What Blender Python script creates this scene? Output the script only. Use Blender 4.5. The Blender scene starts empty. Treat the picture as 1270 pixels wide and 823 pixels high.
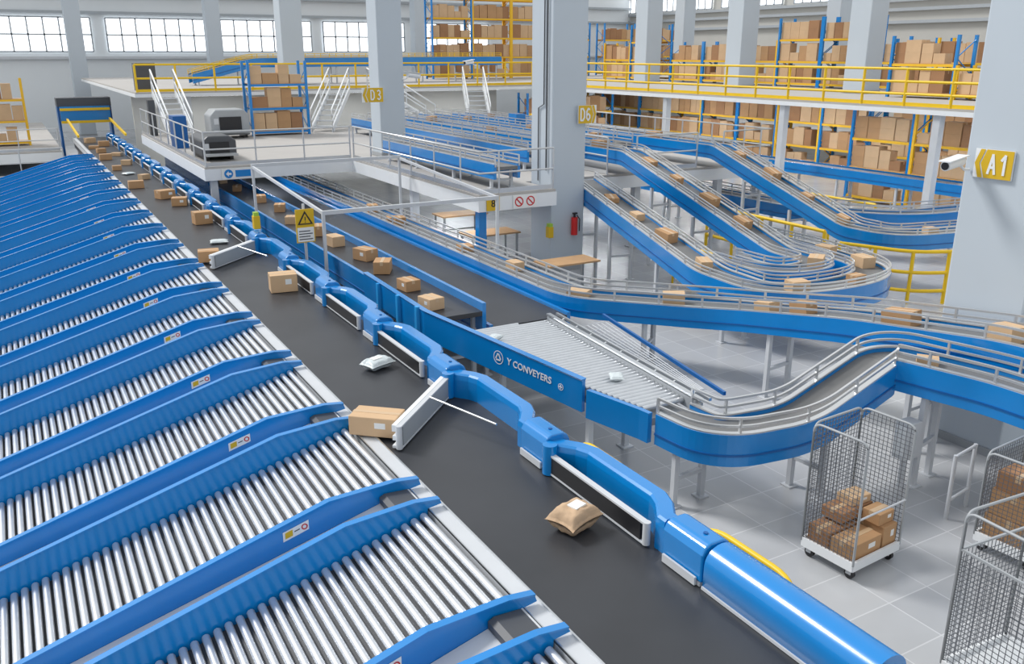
import bpy, math, random
from mathutils import Vector, Matrix
random.seed(7)
C=bpy.context.scene.collection
R=math.radians
# ------------------------------------------------------------------ materials
def mat(name,col,rough=.5,metal=0,var=.08,scale=3.0,bump=0,coat=0,emit=None,alpha=None):
    m=bpy.data.materials.new(name);m.use_nodes=True
    nt=m.node_tree;n=nt.nodes;l=nt.links
    b=n['Principled BSDF']
    b.inputs['Roughness'].default_value=rough;b.inputs['Metallic'].default_value=metal
    if coat: b.inputs['Coat Weight'].default_value=coat;b.inputs['Coat Roughness'].default_value=.12
    tc=n.new('ShaderNodeTexCoord');no=n.new('ShaderNodeTexNoise');no.inputs['Scale'].default_value=scale;no.inputs['Detail'].default_value=4
    l.new(tc.outputs['Object'],no.inputs['Vector'])
    mx=n.new('ShaderNodeMix');mx.data_type='RGBA'
    c=list(col)
    mx.inputs[6].default_value=[max(0,x*(1-var)) for x in c]+[1]
    mx.inputs[7].default_value=[min(1,x*(1+var)) for x in c]+[1]
    l.new(no.outputs['Fac'],mx.inputs[0]);l.new(mx.outputs[2],b.inputs['Base Color'])
    if bump:
        bp=n.new('ShaderNodeBump');bp.inputs['Strength'].default_value=bump;bp.inputs['Distance'].default_value=.02
        l.new(no.outputs['Fac'],bp.inputs['Height']);l.new(bp.outputs[0],b.inputs['Normal'])
    if emit:
        b.inputs['Emission Color'].default_value=list(emit[0])+[1];b.inputs['Emission Strength'].default_value=emit[1]
    return m
BLUE=mat('blue_paint',(.001,.215,.60),.26,0,.12,2,coat=.6)
BLUED=mat('dark_blue_paint',(.002,.10,.34),.4,0,.1,2)
BLUEL=mat('light_blue_paint',(.03,.36,.80),.3,0,.08,2)
BELT=mat('belt_rubber',(.036,.038,.044),.40,0,.35,1.2)
BELTL=mat('grey_belt_rubber',(.17,.17,.17),.5,0,.15,2)
STEEL=mat('brushed_steel',(.66,.68,.70),.28,.85,.08,5)
ROLL=mat('roller_zinc',(.70,.72,.75),.38,.75,.10,6)
DARK=mat('dark_recess',(.03,.032,.04),.7)
GREY=mat('grey_paint',(.36,.38,.40),.45)
LGREY=mat('light_grey_paint',(.58,.60,.63),.45)
RAILG=mat('galvanised_tube',(.62,.63,.64),.28,.55)
WHITE=mat('white_paint',(.80,.82,.84),.5,0,.04)
WALLM=mat('wall_plaster',(.76,.79,.81),.8,0,.04,.4)
WALLB=mat('wall_cladding',(.50,.49,.46),.8,0,.06,.5)
COLM=mat('column_paint',(.51,.565,.62),.7,0,.05,.6)
YEL=mat('yellow_paint',(.85,.55,.01),.45)
YSIGN=mat('yellow_sign',(.68,.43,.01),.5,0,.03)
ORANGE=mat('orange_beam_paint',(.85,.50,.02),.5)
BOXM=mat('cardboard',(.48,.28,.14),.85,0,.14,2.5,bump=.1)
BOXD=mat('dark_cardboard',(.36,.19,.095),.85,0,.14,2.5,bump=.1)
BOXL=mat('pale_cardboard',(.62,.42,.25),.85,0,.12,2.5,bump=.1)
TAPE=mat('packing_tape',(.62,.44,.27),.3,0,.05)
PAPER=mat('paper_label',(.82,.82,.80),.6,0,.03)
KRAFT=mat('kraft_paper',(.52,.36,.23),.8,0,.25,9,bump=.8)
POLY=mat('white_polybag',(.62,.68,.70),.3,0,.15,9,bump=.8)
BLACK=mat('black_plastic',(.015,.015,.018),.4)
CHAR=mat('charcoal_metal',(.07,.075,.085),.45)
RED=mat('red_paint',(.6,.02,.02),.35)
WOOD=mat('plywood',(.50,.30,.15),.6,0,.2,4)
CONC=mat('platform_concrete',(.44,.42,.40),.8,0,.10,.7)
WIN=mat('window_glass',(.9,.95,1),.2,0,.02,emit=((.93,.97,1.0),1.9))
FILLTUBE=mat('fill_tube',(.9,.9,.9),.4,0,.02,emit=((1,1,1),3))  # glow for the added fill lights below the decks
FRAME=mat('window_frame',(.38,.41,.44),.5)
WIRE=mat('mesh_wire',(.16,.17,.19),.4,.4)
GREEN=mat('green_plastic',(.35,.55,.05),.4)
def floor_mat():
    m=bpy.data.materials.new('floor_tiles');m.use_nodes=True;nt=m.node_tree;n=nt.nodes;l=nt.links;b=n['Principled BSDF']
    tc=n.new('ShaderNodeTexCoord');br=n.new('ShaderNodeTexBrick');br.offset=0;br.squash=1
    br.inputs['Scale'].default_value=1;br.inputs['Brick Width'].default_value=.6;br.inputs['Row Height'].default_value=.6
    br.inputs['Mortar Size'].default_value=.008;br.inputs['Mortar Smooth'].default_value=.2
    br.inputs['Color1'].default_value=(.49,.50,.52,1);br.inputs['Color2'].default_value=(.57,.58,.60,1);br.inputs['Mortar'].default_value=(.70,.71,.73,1)
    l.new(tc.outputs['Object'],br.inputs['Vector'])
    no=n.new('ShaderNodeTexNoise');no.inputs['Scale'].default_value=.8;no.inputs['Detail'].default_value=6
    l.new(tc.outputs['Object'],no.inputs['Vector'])
    mx=n.new('ShaderNodeMix');mx.data_type='RGBA';mx.blend_type='MULTIPLY';mx.inputs[0].default_value=.3
    l.new(br.outputs['Color'],mx.inputs[6]);l.new(no.outputs['Fac'],mx.inputs[7]);l.new(mx.outputs[2],b.inputs['Base Color'])
    b.inputs['Roughness'].default_value=.24
    return m
FLOOR=floor_mat()
# ------------------------------------------------------------------ mesh builder
class M:
    def __init__(s): s.v=[];s.f=[];s.m=[];s.mats=[];s.sm=[]
    def mi(s,mt):
        if mt not in s.mats: s.mats.append(mt)
        return s.mats.index(mt)
    def add(s,vs,fs,mt,smooth=False):
        o=len(s.v);s.v+= [Vector(v) for v in vs];i=s.mi(mt)
        for f in fs: s.f.append([a+o for a in f]);s.m.append(i);s.sm.append(smooth)
        return s
    def box(s,x0,x1,y0,y1,z0,z1,mt):
        return s.add([(x0,y0,z0),(x1,y0,z0),(x1,y1,z0),(x0,y1,z0),(x0,y0,z1),(x1,y0,z1),(x1,y1,z1),(x0,y1,z1)],
          [(0,3,2,1),(4,5,6,7),(0,1,5,4),(1,2,6,5),(2,3,7,6),(3,0,4,7)],mt)
    def cbox(s,c,d,mt,rz=0):
        x,y,z=d[0]/2,d[1]/2,d[2]/2;q=Matrix.Rotation(rz,3,'Z')
        vs=[Vector(c)+q@Vector((a*x,b*y,e*z)) for e in(-1,1) for a,b in((-1,-1),(1,-1),(1,1),(-1,1))]
        return s.add(vs,[(0,3,2,1),(4,5,6,7),(0,1,5,4),(1,2,6,5),(2,3,7,6),(3,0,4,7)],mt)
    def beam(s,a,b,w,h,mt):
        a=Vector(a);b=Vector(b);d=(b-a).normalized()
        up=Vector((0,0,1)) if abs(d.z)<.95 else Vector((0,1,0))
        r=d.cross(up).normalized()*w/2;u=r.cross(d).normalized()*h/2
        vs=[p+i*r+j*u for p in(a,b) for i,j in((-1,-1),(1,-1),(1,1),(-1,1))]
        return s.add(vs,[(0,1,2,3),(7,6,5,4),(0,4,5,1),(1,5,6,2),(2,6,7,3),(3,7,4,0)],mt)
    def tube(s,pts,r,mt,n=8):
        pts=[Vector(p) for p in pts];rings=[]
        for i,p in enumerate(pts):
            d=(pts[min(i+1,len(pts)-1)]-pts[max(i-1,0)]).normalized()
            up=Vector((0,0,1)) if abs(d.z)<.9 else Vector((0,1,0))
            a=d.cross(up).normalized();b=a.cross(d)
            rings.append([p+a*r*math.cos(2*math.pi*k/n)+b*r*math.sin(2*math.pi*k/n) for k in range(n)])
        vs=[v for q in rings for v in q];fs=[]
        for i in range(len(pts)-1):
            for k in range(n):
                fs.append((i*n+k,i*n+(k+1)%n,(i+1)*n+(k+1)%n,(i+1)*n+k))
        s.add(vs,fs,mt,n>5)
        s.add(rings[0],[tuple(range(n))],mt);s.add(rings[-1],[tuple(reversed(range(n)))],mt)
        return s
    def prism(s,poly,off,mt):
        off=Vector(off);n=len(poly);vs=[Vector(p) for p in poly];vs=vs+[v+off for v in vs]
        fs=[tuple(range(n)),tuple(reversed(range(n,2*n)))]+[(i,i+n,(i+1)%n+n,(i+1)%n) for i in range(n)]
        return s.add(vs,fs,mt)
    def sweep(s,path,prof,mt,smooth=False):
        path=[Vector(p) for p in path];n=len(prof);rings=[]
        for i,p in enumerate(path):
            t0=(path[i]-path[i-1]) if i>0 else (path[1]-path[0])
            t1=(path[i+1]-path[i]) if i<len(path)-1 else t0
            t0.z=0;t1.z=0;t0.normalize();t1.normalize()
            r0=Vector((t0.y,-t0.x,0));r1=Vector((t1.y,-t1.x,0));r=(r0+r1).normalized();k=1/max(.5,r.dot(r0))
            rings.append([p+r*k*a+Vector((0,0,b)) for a,b in prof])
        vs=[v for q in rings for v in q];fs=[]
        for i in range(len(path)-1):
            for k in range(n): fs.append((i*n+k,i*n+(k+1)%n,(i+1)*n+(k+1)%n,(i+1)*n+k))
        s.add(vs,fs,mt,smooth);s.add(rings[0],[tuple(reversed(range(n)))],mt);s.add(rings[-1],[tuple(range(n))],mt)
        return s
    def mesh(s,name,org=(0,0,0)):
        me=bpy.data.meshes.new(name);o=Vector(org)
        me.from_pydata([v-o for v in s.v],[],s.f)
        for m_ in s.mats: me.materials.append(m_)
        me.polygons.foreach_set('material_index',s.m);me.polygons.foreach_set('use_smooth',s.sm)
        import bmesh
        bm=bmesh.new();bm.from_mesh(me);bmesh.ops.recalc_face_normals(bm,faces=bm.faces);bm.to_mesh(me);bm.free()
        return me
    def part(s,name,parent,local=False,label=None,bevel=0):
        ob=bpy.data.objects.new(name,s.mesh(name,(0,0,0) if local else parent_world(parent)))
        C.objects.link(ob);ob.parent=parent
        if label: ob['label']=label
        if bevel: bev(ob,bevel)
        return ob
    def thing(s,name,label,cat,loc=(0,0,0),group=None,local=False,kind=None,bevel=0):
        ob=bpy.data.objects.new(name,s.mesh(name,(0,0,0) if local else loc));C.objects.link(ob);ob.location=loc
        if kind!='structure': ob['label']=label;ob['category']=cat
        if group: ob['group']=group
        if kind: ob['kind']=kind
        if bevel: bev(ob,bevel)
        return ob
def bev(ob,w):
    b=ob.modifiers.new('bevel','BEVEL');b.width=w;b.segments=2;b.limit_method='ANGLE'
def parent_world(p):
    v=Vector(p.location)
    while p.parent: p=p.parent;v+=p.location
    return v
def empty(name,label,cat,loc,group=None,rz=0):
    e=bpy.data.objects.new(name,None);e.empty_display_size=.2;C.objects.link(e);e.location=loc;e.rotation_euler=(0,0,rz)
    e['label']=label;e['category']=cat
    if group: e['group']=group
    return e
def clone(root,loc,rot=None):
    def cp(o,par):
        n=o.copy();C.objects.link(n)
        if par: n.parent=par
        for c in o.children: cp(c,n)
        return n
    n=cp(root,None);n.location=loc
    if rot is not None: n.rotation_euler=rot
    return n
def text(body,size,loc,rot,mt,parent,name='lettering',ext=.002,align='CENTER'):
    cu=bpy.data.curves.new('t','FONT');cu.body=body;cu.size=size;cu.extrude=ext;cu.align_x=align;cu.align_y='CENTER';cu.offset=.002
    o=bpy.data.objects.new('t',cu);C.objects.link(o)
    me=bpy.data.meshes.new_from_object(o);bpy.data.objects.remove(o)
    me.materials.clear();me.materials.append(mt)
    ob=bpy.data.objects.new(name,me);C.objects.link(ob);ob.parent=parent
    ob.location=Vector(loc)-parent_world(parent);ob.rotation_euler=rot
    return ob
def fillet(pts,n=8):
    out=[]
    for i,p in enumerate(pts):
        v=Vector(p[:3]);r=p[3] if len(p)>3 else 0
        if i==0 or i==len(pts)-1 or r==0: out.append(v);continue
        a=Vector(pts[i-1][:3])-v;b=Vector(pts[i+1][:3])-v
        ra=min(r,a.length*.49);rb=min(r,b.length*.49)
        A=v+a.normalized()*ra;B=v+b.normalized()*rb
        for k in range(n+1):
            t=k/n;out.append(A*(1-t)**2+v*2*t*(1-t)+B*t*t)
    return out
def at(path,d):
    path=[Vector(p) for p in path]
    for i in range(len(path)-1):
        L=(path[i+1]-path[i]).length
        if d<=L or i==len(path)-2:
            return path[i].lerp(path[i+1],d/L),(path[i+1]-path[i]).normalized()
        d-=L
def plen(path): return sum((Vector(path[i+1])-Vector(path[i])).length for i in range(len(path)-1))
# ------------------------------------------------------------------ cartons
BC={}
ncart=0
def carton_mesh(sz,mt):
    k=(sz,mt.name)
    if k in BC: return BC[k]
    x,y,z=sz;m=M();m.box(-x/2,x/2,-y/2,y/2,0,z,mt)
    m.box(-x/2-.001,x/2+.001,-.03,.03,z*.72,z+.002,TAPE)
    BC[k]=m.mesh('carton');return BC[k]
def cbody(sz,mt):
    k=(sz,mt.name,'b')
    if k in BC: return BC[k]
    x,y,z=sz;m=M();m.box(-x/2,x/2,-y/2,y/2,0,z,mt);BC[k]=m.mesh('carton');return BC[k]
def carton(loc,sz,rz=0,mt=None,mtx=None,group='cartons on the conveyors',label=None,detail=False):
    global ncart;ncart+=1
    mt=mt or BOXM
    ob=bpy.data.objects.new('carton',carton_mesh(sz,mt) if not detail else cbody(sz,mt));C.objects.link(ob)
    if mtx is not None: ob.matrix_world=mtx
    else: ob.location=loc;ob.rotation_euler=(0,0,rz)
    ob['label']=label or 'brown cardboard carton sealed with packing tape'
    ob['category']='box';ob['group']=group
    if detail:
        bev(ob,.008);x,y,z=sz
        t=M();t.box(-x/2-.002,x/2+.002,-.03,.03,z,z+.003,TAPE);t.box(-x/2-.003,-x/2,-.03,.03,z*.7,z+.003,TAPE);t.box(x/2,x/2+.003,-.03,.03,z*.7,z+.003,TAPE)
        t.part('tape',ob,local=True,label='glossy tan packing tape')
        p=M();p.box(x*.05,x*.28,-y/2-.002,-y/2,z*.45,z*.75,PAPER);p.part('shipping_label',ob,local=True,label='white paper label')
    return ob
SZ=[(.38,.28,.2),(.34,.25,.18),(.44,.3,.22),(.3,.24,.16),(.4,.3,.12)]
def on_path(path,d,sz=None,off=0,yaw=0,detail=False,top=0.0,mt=None,grp='cartons on the conveyors'):
    p,t=at(path,d);sz=sz or random.choice(SZ)
    side=Vector((t.y,-t.x,0)).normalized();up=side.cross(t).normalized()
    if up.z<0: up=-up
    m3=Matrix((t,up.cross(t),up)).transposed()@Matrix.Rotation(yaw,3,'Z')
    mx=Matrix.Translation(p+side*off+up*(top+.004))@m3.to_4x4()
    return carton(None,sz,mt=mt or random.choice([BOXM,BOXM,BOXL]),mtx=mx,detail=detail,group=grp)
# ------------------------------------------------------------------ shell
def struct(m,name): return m.thing(name,'','',kind='structure')
m=M();m.box(-30,56,-6,75,-.1,0,FLOOR);struct(m,'floor')
m=M();m.box(-30,56,72,72.4,0,16,WALLM)
struct(m,'wall_back')
m=M();m.box(54,54.4,-6,72,0,16,WALLB);struct(m,'wall_right')
for i,(a,b,c,d,e,mt) in enumerate([(-30,54,71.7,72,8.05,FRAME),(-30,54,71.7,72,5.0,LGREY),(-30,54,71.6,72,9.3,FRAME)]):
    m=M();m.box(a,b,c,d,e,e+.18,mt);struct(m,'trim_%d'%(i+1))
wn=0
def window(x0,x1,z0,z1,nx,nz,wall,axis='X'):
    global wn;wn+=1;m=M()
    if axis=='X':
        m.box(x0,x1,wall-.12,wall-.05,z0,z1,WIN)
        for k in range(nx+1):
            x=x0+(x1-x0)*k/nx;m.box(x-.05,x+.05,wall-.2,wall-.1,z0,z1,FRAME)
        for k in range(nz+1):
            z=z0+(z1-z0)*k/nz;m.box(x0,x1,wall-.2,wall-.1,z-.05,z+.05,FRAME)
    else:
        m.box(wall-.12,wall-.05,x0,x1,z0,z1,WIN)
        for k in range(nx+1):
            x=x0+(x1-x0)*k/nx;m.box(wall-.2,wall-.1,x-.05,x+.05,z0,z1,FRAME)
        for k in range(nz+1):
            z=z0+(z1-z0)*k/nz;m.box(wall-.2,wall-.1,x0,x1,z-.05,z+.05,FRAME)
    struct(m,'window_%d'%wn)
for x in (-9,-1,7,15,23,31):
    window(x+.4,x+7.4,5.5,7.8,7,2,72)
for y in range(12,70,8):
    window(y+.4,y+7.2,9.0,11.5,8,2,54,'Y')
for i,z in enumerate((5.2,7.3,8.1,8.7)):
    m=M();m.box(53.75,54,-6,72,z,z+.2,FRAME);struct(m,'trim_%d'%(i+5))
# columns
def column(x,y,s,z0=0,z1=15,mt=COLM,label='pale grey square structural column'):
    e=empty('structural_column',label,'column',(x,y,z0),'structural columns')
    m=M();m.box(x-s/2,x+s/2,y-s/2,y+s/2,z0,z1,mt);m.part('shaft',e,bevel=.03)
    m=M();m.box(x-s/2-.02,x+s/2+.02,y-s/2-.02,y+s/2+.02,z0,z0+.12,GREY);m.part('base_trim',e,label='grey base strip')
    return e
column(12.2,19.1,1.0);column(11.9,6.85,1.15,label='wide pale grey square column beside the yellow aisle sign')
column(10.9,27.35,.85,2.21);column(13.2,46,1.1,3.86);column(30.5,32,1.0,3.86);column(30.5,25.0,1.0,3.86);column(30.5,39,1.0,3.86)
column(38,33,.9,3.86);column(38,45,.9,3.86);column(14,68,1.0,0);column(30,68,1.0,0);column(5,68,1.0,0)
m=M();m.tube([(11.66,18.8,9),(11.66,18.8,2.7),(11.66,18.8,2.6)],.02,CHAR);m.thing('cable_conduit','thin dark cable conduit clipped to the column','cable',(11.66,18.8,2.6),'cable conduits')
m=M();m.tube([(11.67,18.95,7),(11.67,18.95,4.2),(11.67,19.2,4.1),(11.67,19.2,2.3)],.015,CHAR);m.thing('cable_conduit','thin dark cable conduit clipped to the column','cable',(11.67,18.95,2.3),'cable conduits')
# ------------------------------------------------------------------ platforms
def deck(name,label,rects,z,th,loc):
    e=empty(name,label,'platform',loc)
    m=M()
    for x0,x1,y0,y1 in rects: m.box(x0,x1,y0,y1,z-.06,z,CONC)
    m.part('deck_surface',e,label='worn beige grey deck surface')
    m=M()
    for x0,x1,y0,y1 in rects: m.box(x0-.02,x1+.02,y0-.02,y1+.02,z-th,z-.062,WHITE)
    m.part('fascia',e,label='white steel edge beam')
    return e
P=2.2
e=deck('raised_platform','raised platform with white edge beam above the floor conveyors',[(4.95,9.5,27,40),(9.5,11.64,18.3,40),(11.64,20.5,19.8,40)],P,.40,(9.5,27,0))
for x,y in [(5.2,27.2),(9.7,18.6),(9.7,22.6),(15.5,20.1),(20.2,20.1),(18.6,20.1)]:
    m=M();m.box(x-.1,x+.1,y-.1,y+.1,0,P-.42,BLUE if (x,y)==(9.7,18.6) else LGREY);m.box(x-.18,x+.18,y-.18,y+.18,0,.03,GREY);m.part('post',e)
MX=24.0
e=deck('mezzanine','upper mezzanine floor with white edge beam',[(4.9,MX,40.05,66),(MX,50,7,66)],3.85,.20,(MX,40,0))
for x,y in [(MX+.2,16.9),(MX+.2,23),(MX+.2,29.5),(MX+.2,35.8),(MX+.2,10),(16,40.4),(7,40.4)]:
    m=M();m.box(x-.12,x+.12,y-.12,y+.12,0,3.64,LGREY);m.box(x-.22,x+.22,y-.22,y+.22,0,.03,GREY);m.part('post',e)
def railing(pts,z,h,mt,label,group=None,rails=(1,.5),sp=1.6,r=.025,toe=True,fil=0):
    pts=[Vector((p[0],p[1],z)) for p in pts]
    if fil: pts=fillet([(p.x,p.y,p.z,fil) for p in pts],5)
    e=empty('guard_railing',label,'railing',pts[0],group)
    for k in rails:
        m=M();m.tube([p+Vector((0,0,h*k)) for p in pts],r,mt,6);m.part('rail',e)
    if toe:
        m=M();m.sweep([p for p in pts],[(-.01,.01),(-.01,.12),(.01,.12),(.01,.01)],mt);m.part('toe_board',e)
    me=None;Lt=plen(pts);n=max(1,round(Lt/sp))
    M0=M();M0.tube([(0,0,0),(0,0,h)],r,mt,6);me=M0.mesh('post')
    for i in range(n+1):
        p,_=at(pts,min(Lt*i/n,Lt-.001));o=bpy.data.objects.new('post',me);C.objects.link(o);o.parent=e;o.location=p-pts[0]
    return e
gl='grey tubular guard railing along the platform edge'
railing([(5.0,27.05),(9.45,27.05)],P,1,RAILG,gl,'grey railings')
railing([(9.55,27.0),(9.55,18.36),(11.6,18.36)],P,1,RAILG,gl,'grey railings')
railing([(14.3,19.86),(14.35,24)],P,1,RAILG,gl,'grey railings')
railing([(15.3,19.86),(17.5,19.86)],P,1,RAILG,gl,'grey railings')
railing([(18.5,19.86),(20.4,19.86),(20.4,30)],P,1,RAILG,gl,'grey railings')
railing([(5.0,27.1),(5.0,40)],P,1,RAILG,gl,'grey railings')
yl='bright yellow guard railing on the mezzanine edge'
railing([(5.0,40.15),(MX,40.15)],3.85,1.1,YEL,yl,'yellow railings',r=.045)
railing([(MX+.1,40.1),(MX+.1,7.1)],3.85,1.1,YEL,yl,'yellow railings',rails=(1,.66,.33),r=.045)
yf='yellow tubular floor railing beside the conveyors'
railing([(16.75,18.4),(16.65,14.2)],0,1.35,YEL,yf,'yellow railings',r=.045,toe=False,sp=1.1,rails=(1,.7,.4))
railing([(16.5,13.6),(17.1,12.1),(18.6,11.4)],0,1.2,YEL,yf,'yellow railings',r=.042,toe=False,fil=.5,sp=.9,rails=(1,.6,.25))
railing([(21.2,19.5),(21.2,16.4)],0,1.3,YEL,yf,'yellow railings',r=.04,toe=False)
railing([(13.75,16.2),(13.75,14.8)],0,1.0,YEL,yf,'yellow railings',r=.03,toe=False,sp=.7)
# left far platform
e=deck('loading_platform','low white-edged platform beyond the chutes',[(-16,2.2,46,66)],1.1,.5,(0,46,0))
railing([(-16,46.1),(2.1,46.1)],1.1,1,RAILG,gl,'grey railings')
railing([(-16,42.0),(2.0,42.0)],0,1.6,RAILG,'grey tubular guard railing behind the chutes','grey railings',rails=(1,.66,.33))
# ------------------------------------------------------------------ conveyors
def conveyor(label,pts,w=.85,belt=BELTL,side_h=.3,guard=True,legs=True,z0=0,sp=2.4,group='roller conveyors',side=BLUE,gmat=RAILG,n=8,up=.06,gh=(.15,.25),legmat=LGREY):
    path=fillet(pts,n);e=empty('conveyor',label,'conveyor',(path[0].x,path[0].y,z0),group)
    m=M();m.sweep(path,[(-w/2,-.08),(-w/2,0),(w/2,0),(w/2,-.08)],belt);m.part('belt',e,label='grey conveyor bed')
    for s in(-1,1):
        a=w/2*s;b=(w/2+.07)*s
        m=M();m.sweep(path,[(a,-side_h),(a,up),(b,up),(b,-side_h)],side)
        m.sweep(path,[(b,-side_h*.62),(b,-side_h*.55),(b+.012*s,-side_h*.55),(b+.012*s,-side_h*.62)],BLUED)
        m.part('side_frame',e,label='blue painted side frame')
        if guard:
            m=M()
            c=(w/2+.035)*s
            for g in gh:
                m.sweep(path,[(c-.014,g),(c-.014,g+.028),(c+.014,g+.028),(c+.014,g)],gmat)
            m.sweep(path,[(a*.96,up),(a*.96,up+.02),(b*.97,up+.02),(b*.97,up)],gmat)
            L=plen(path);k=max(1,int(L/.8))
            for i in range(k+1):
                p,t=at(path,min(L*i/k,L-.001));r=Vector((t.y,-t.x,0)).normalized();q=p+r*c
                m.beam(q+Vector((0,0,0)),q+Vector((0,0,gh[-1]+.02)),.03,.03,gmat)
            m.part('guide_rail',e,label='galvanised guide rail')
    if legs:
        L=plen(path);k=max(1,round(L/sp))
        for i in range(k+1):
            p,t=at(path,min(max(L*i/k,.3),L-.3));r=Vector((t.y,-t.x,0)).normalized()
            if p.z-side_h-z0<.15: continue
            m=M()
            for s in(-1,1):
                q=p+r*(w/2-.02)*s;m.beam((q.x,q.y,z0+.01),(q.x,q.y,p.z-.1),.07,.07,legmat);m.cbox((q.x,q.y,z0+.01),(.16,.16,.02),legmat)
            a=p-r*(w/2);b=p+r*(w/2);zz=z0+(p.z-z0)*.35
            m.beam((a.x,a.y,zz),(b.x,b.y,zz),.05,.05,legmat);m.part('leg',e,label='pale grey support frame')
    return e,path
LB='blue conveyor with grey guide rails carrying cartons'
_,pE=conveyor('long blue conveyor bending towards the wide column, carrying cartons',[(8.75,34,1.1),(8.75,13.0,1.1,.6),(10.35,10.75,1.22,.6),(10.68,8.3,1.62,.4),(10.82,6.0,1.9,.4),(10.9,2.2,1.9)],w=.62,belt=BELTL)
_,pD=conveyor('heavy blue curved conveyor climbing from the roller bed past the column',[(6.78,7.80,1.1),(6.84,7.08,1.1,.42),(7.95,6.90,1.12,.35),(9.72,7.05,1.6,.3),(10.05,5.7,1.6,.3),(10.05,2.3,1.6)],w=.52,side_h=.34,sp=1.9,n=12)
_,p1=conveyor(LB,[(13.3,19.55,2.15),(11.9,12.9,1.2,.3),(11.85,11.0,1.15,1.6),(15.1,11.0,1.15,1.6),(15.5,13.6,1.15,.6),(15.55,15.2,1.15)],w=.62,n=14,side_h=.36,gh=(.13,.20))
_,p2=conveyor(LB,[(14.8,36.5,2.8),(14.8,19.4,2.8,.2),(14.4,13.4,1.22,.2),(14.4,12.1,1.2,.9),(12.95,12.1,1.2,.9),(12.95,13.6,1.2)],w=.58,n=14,legs=False,gh=(.13,.20))
_,p3=conveyor(LB,[(18,36.5,2.8),(18,19.4,2.8,.2),(17.8,14.4,1.3,.2),(18.0,13.3,1.25,.9),(20.5,13.0,1.2),(25,12.6,1.2)],w=.58,n=12,legs=False,gh=(.13,.20))
_,p4=conveyor('blue conveyor running below the mezzanine',[(25.5,26,1.5),(25.5,9,1.5)],w=.8,belt=BELTL,guard=False)
_,p5=conveyor('blue conveyor running beside the yellow floor railing',[(19.4,28,1.2),(19.4,17.2,1.2,1.0),(20.9,15.2,1.2,1.0),(24.8,14.8,1.2)],w=.7)
_,p6=conveyor('blue conveyor on the raised platform',[(16.4,36.5,2.8),(16.4,22,2.8)],w=.66,z0=P)
_,p7=conveyor('blue conveyor on the raised platform',[(13.1,36,2.75),(13.1,21.5,2.75)],w=.66,z0=P)
_,p8=conveyor('short blue conveyor on the raised platform',[(10.6,26.2,2.75),(10.6,18.9,2.75)],w=.6,z0=P)
for x,y,zz in [(14.71,18,2.42),(14.59,16.2,1.95),(17.94,18,2.36),(17.87,16.2,1.85),(14.4,13.5,1.2),(17.82,14.6,1.33)]:
    m=M();zt_=zz-.36
    for s in(-1,1): m.beam((x+s*.30,y,.01),(x+s*.30,y,zt_),.07,.07,LGREY)
    for k in range(1,int(zt_/.42)+1): m.beam((x-.30,y,k*.40),(x+.30,y,k*.40),.05,.05,LGREY)
    m.thing('conveyor_trestle','pale grey ladder-shaped conveyor support trestle','support',(x,y,0),'conveyor trestles')
_,p9=conveyor('low-sided blue belt conveyor carrying a line of cartons',[(6.0,38,1.3),(6.0,12.4,1.3)],w=.95,belt=BELT,side_h=.35,guard=False,up=.14,legs=True,group='belt conveyors')
_,p10=conveyor('wide black belt conveyor beside the carton line',[(7.48,38,.95),(7.48,12.5,.95)],w=1.5,belt=BELT,side_h=.25,guard=False,up=.05,group='belt conveyors')
conveyor('blue mezzanine conveyor with yellow side strip rising to high level',[(8.5,47.6,4.35),(11.5,47.6,5.1,.5),(26,47.6,5.15)],w=1.0,z0=3.85,gmat=YEL,side_h=.4)
for d in (10.5,12.2,12.7,16.4,18.6,21,22.8,24.6,25.2,26.9,28.4,):
    on_path(pE,d,off=random.uniform(-.08,.08),yaw=random.uniform(-.3,.3))
for d in (1.9,3.4,4.9,6.6,8.9,10.4,12.0,13.2): on_path(p1,d,off=0,yaw=random.uniform(-.3,.3))
for d in (4,9,13,15.5,17.9,19.2,20.6,21.9,24.6): on_path(p2,d,yaw=random.uniform(-.2,.2))
for d in (3,8,14,17.9,19.3,20.7,22.0,24.4,26.2,29): on_path(p3,d,yaw=random.uniform(-.2,.2))
for d in (4,9,13): on_path(p6,d)
for d in (18.0,21.0,22.2,23.7,25.0): on_path(p9,d,sz=(.44,.32,.24) if d<23 else (.36,.3,.2),off=random.uniform(-.15,.2),yaw=random.uniform(-.5,.5),detail=True)
for d in (3,6,8,10,12.5,14.3,16.2,19.3): on_path(p9,d,off=random.uniform(-.2,.2),yaw=random.uniform(-.5,.5))
for d in (4.0,): on_path(pD,d,sz=(.26,.2,.09),yaw=.4,mt=BOXL)
# ------------------------------------------------------------------ roller bed + lettered panel
e=empty('roller_transfer_bed','pale roller bed merging behind the lettered blue side panel','conveyor',(6.7,9.8,0))
def lx(y): return 5.42+(12.3-y)/(12.3-8.9)*.80 if y>8.9 else 6.22+(8.9-y)*.22
def rx(y): return 7.42-max(0,(11.4-y))*.09
for i in range(41):
    y=11.95-i*.097;x0=lx(y)+.07;x1=rx(y) if y<11.9 else 6.9
    m=M();m.tube([(x0,y,1.12),(x1,y,1.12)],.038,ROLL,8);m.part('roller',e)
m=M();m.prism([(lx(12.0)+.06,12.0,1.02),(6.9,12.0,1.02),(7.45,11.7,1.02),(rx(7.95),7.95,1.02),(lx(7.95)+.06,7.95,1.02),(lx(8.9)+.06,8.9,1.02)],(0,0,-.1),GREY);m.part('bed_frame',e)
m=M();a_=(rx(11.9)+.04,11.9);b_=(rx(7.7)+.04,7.7)
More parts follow.
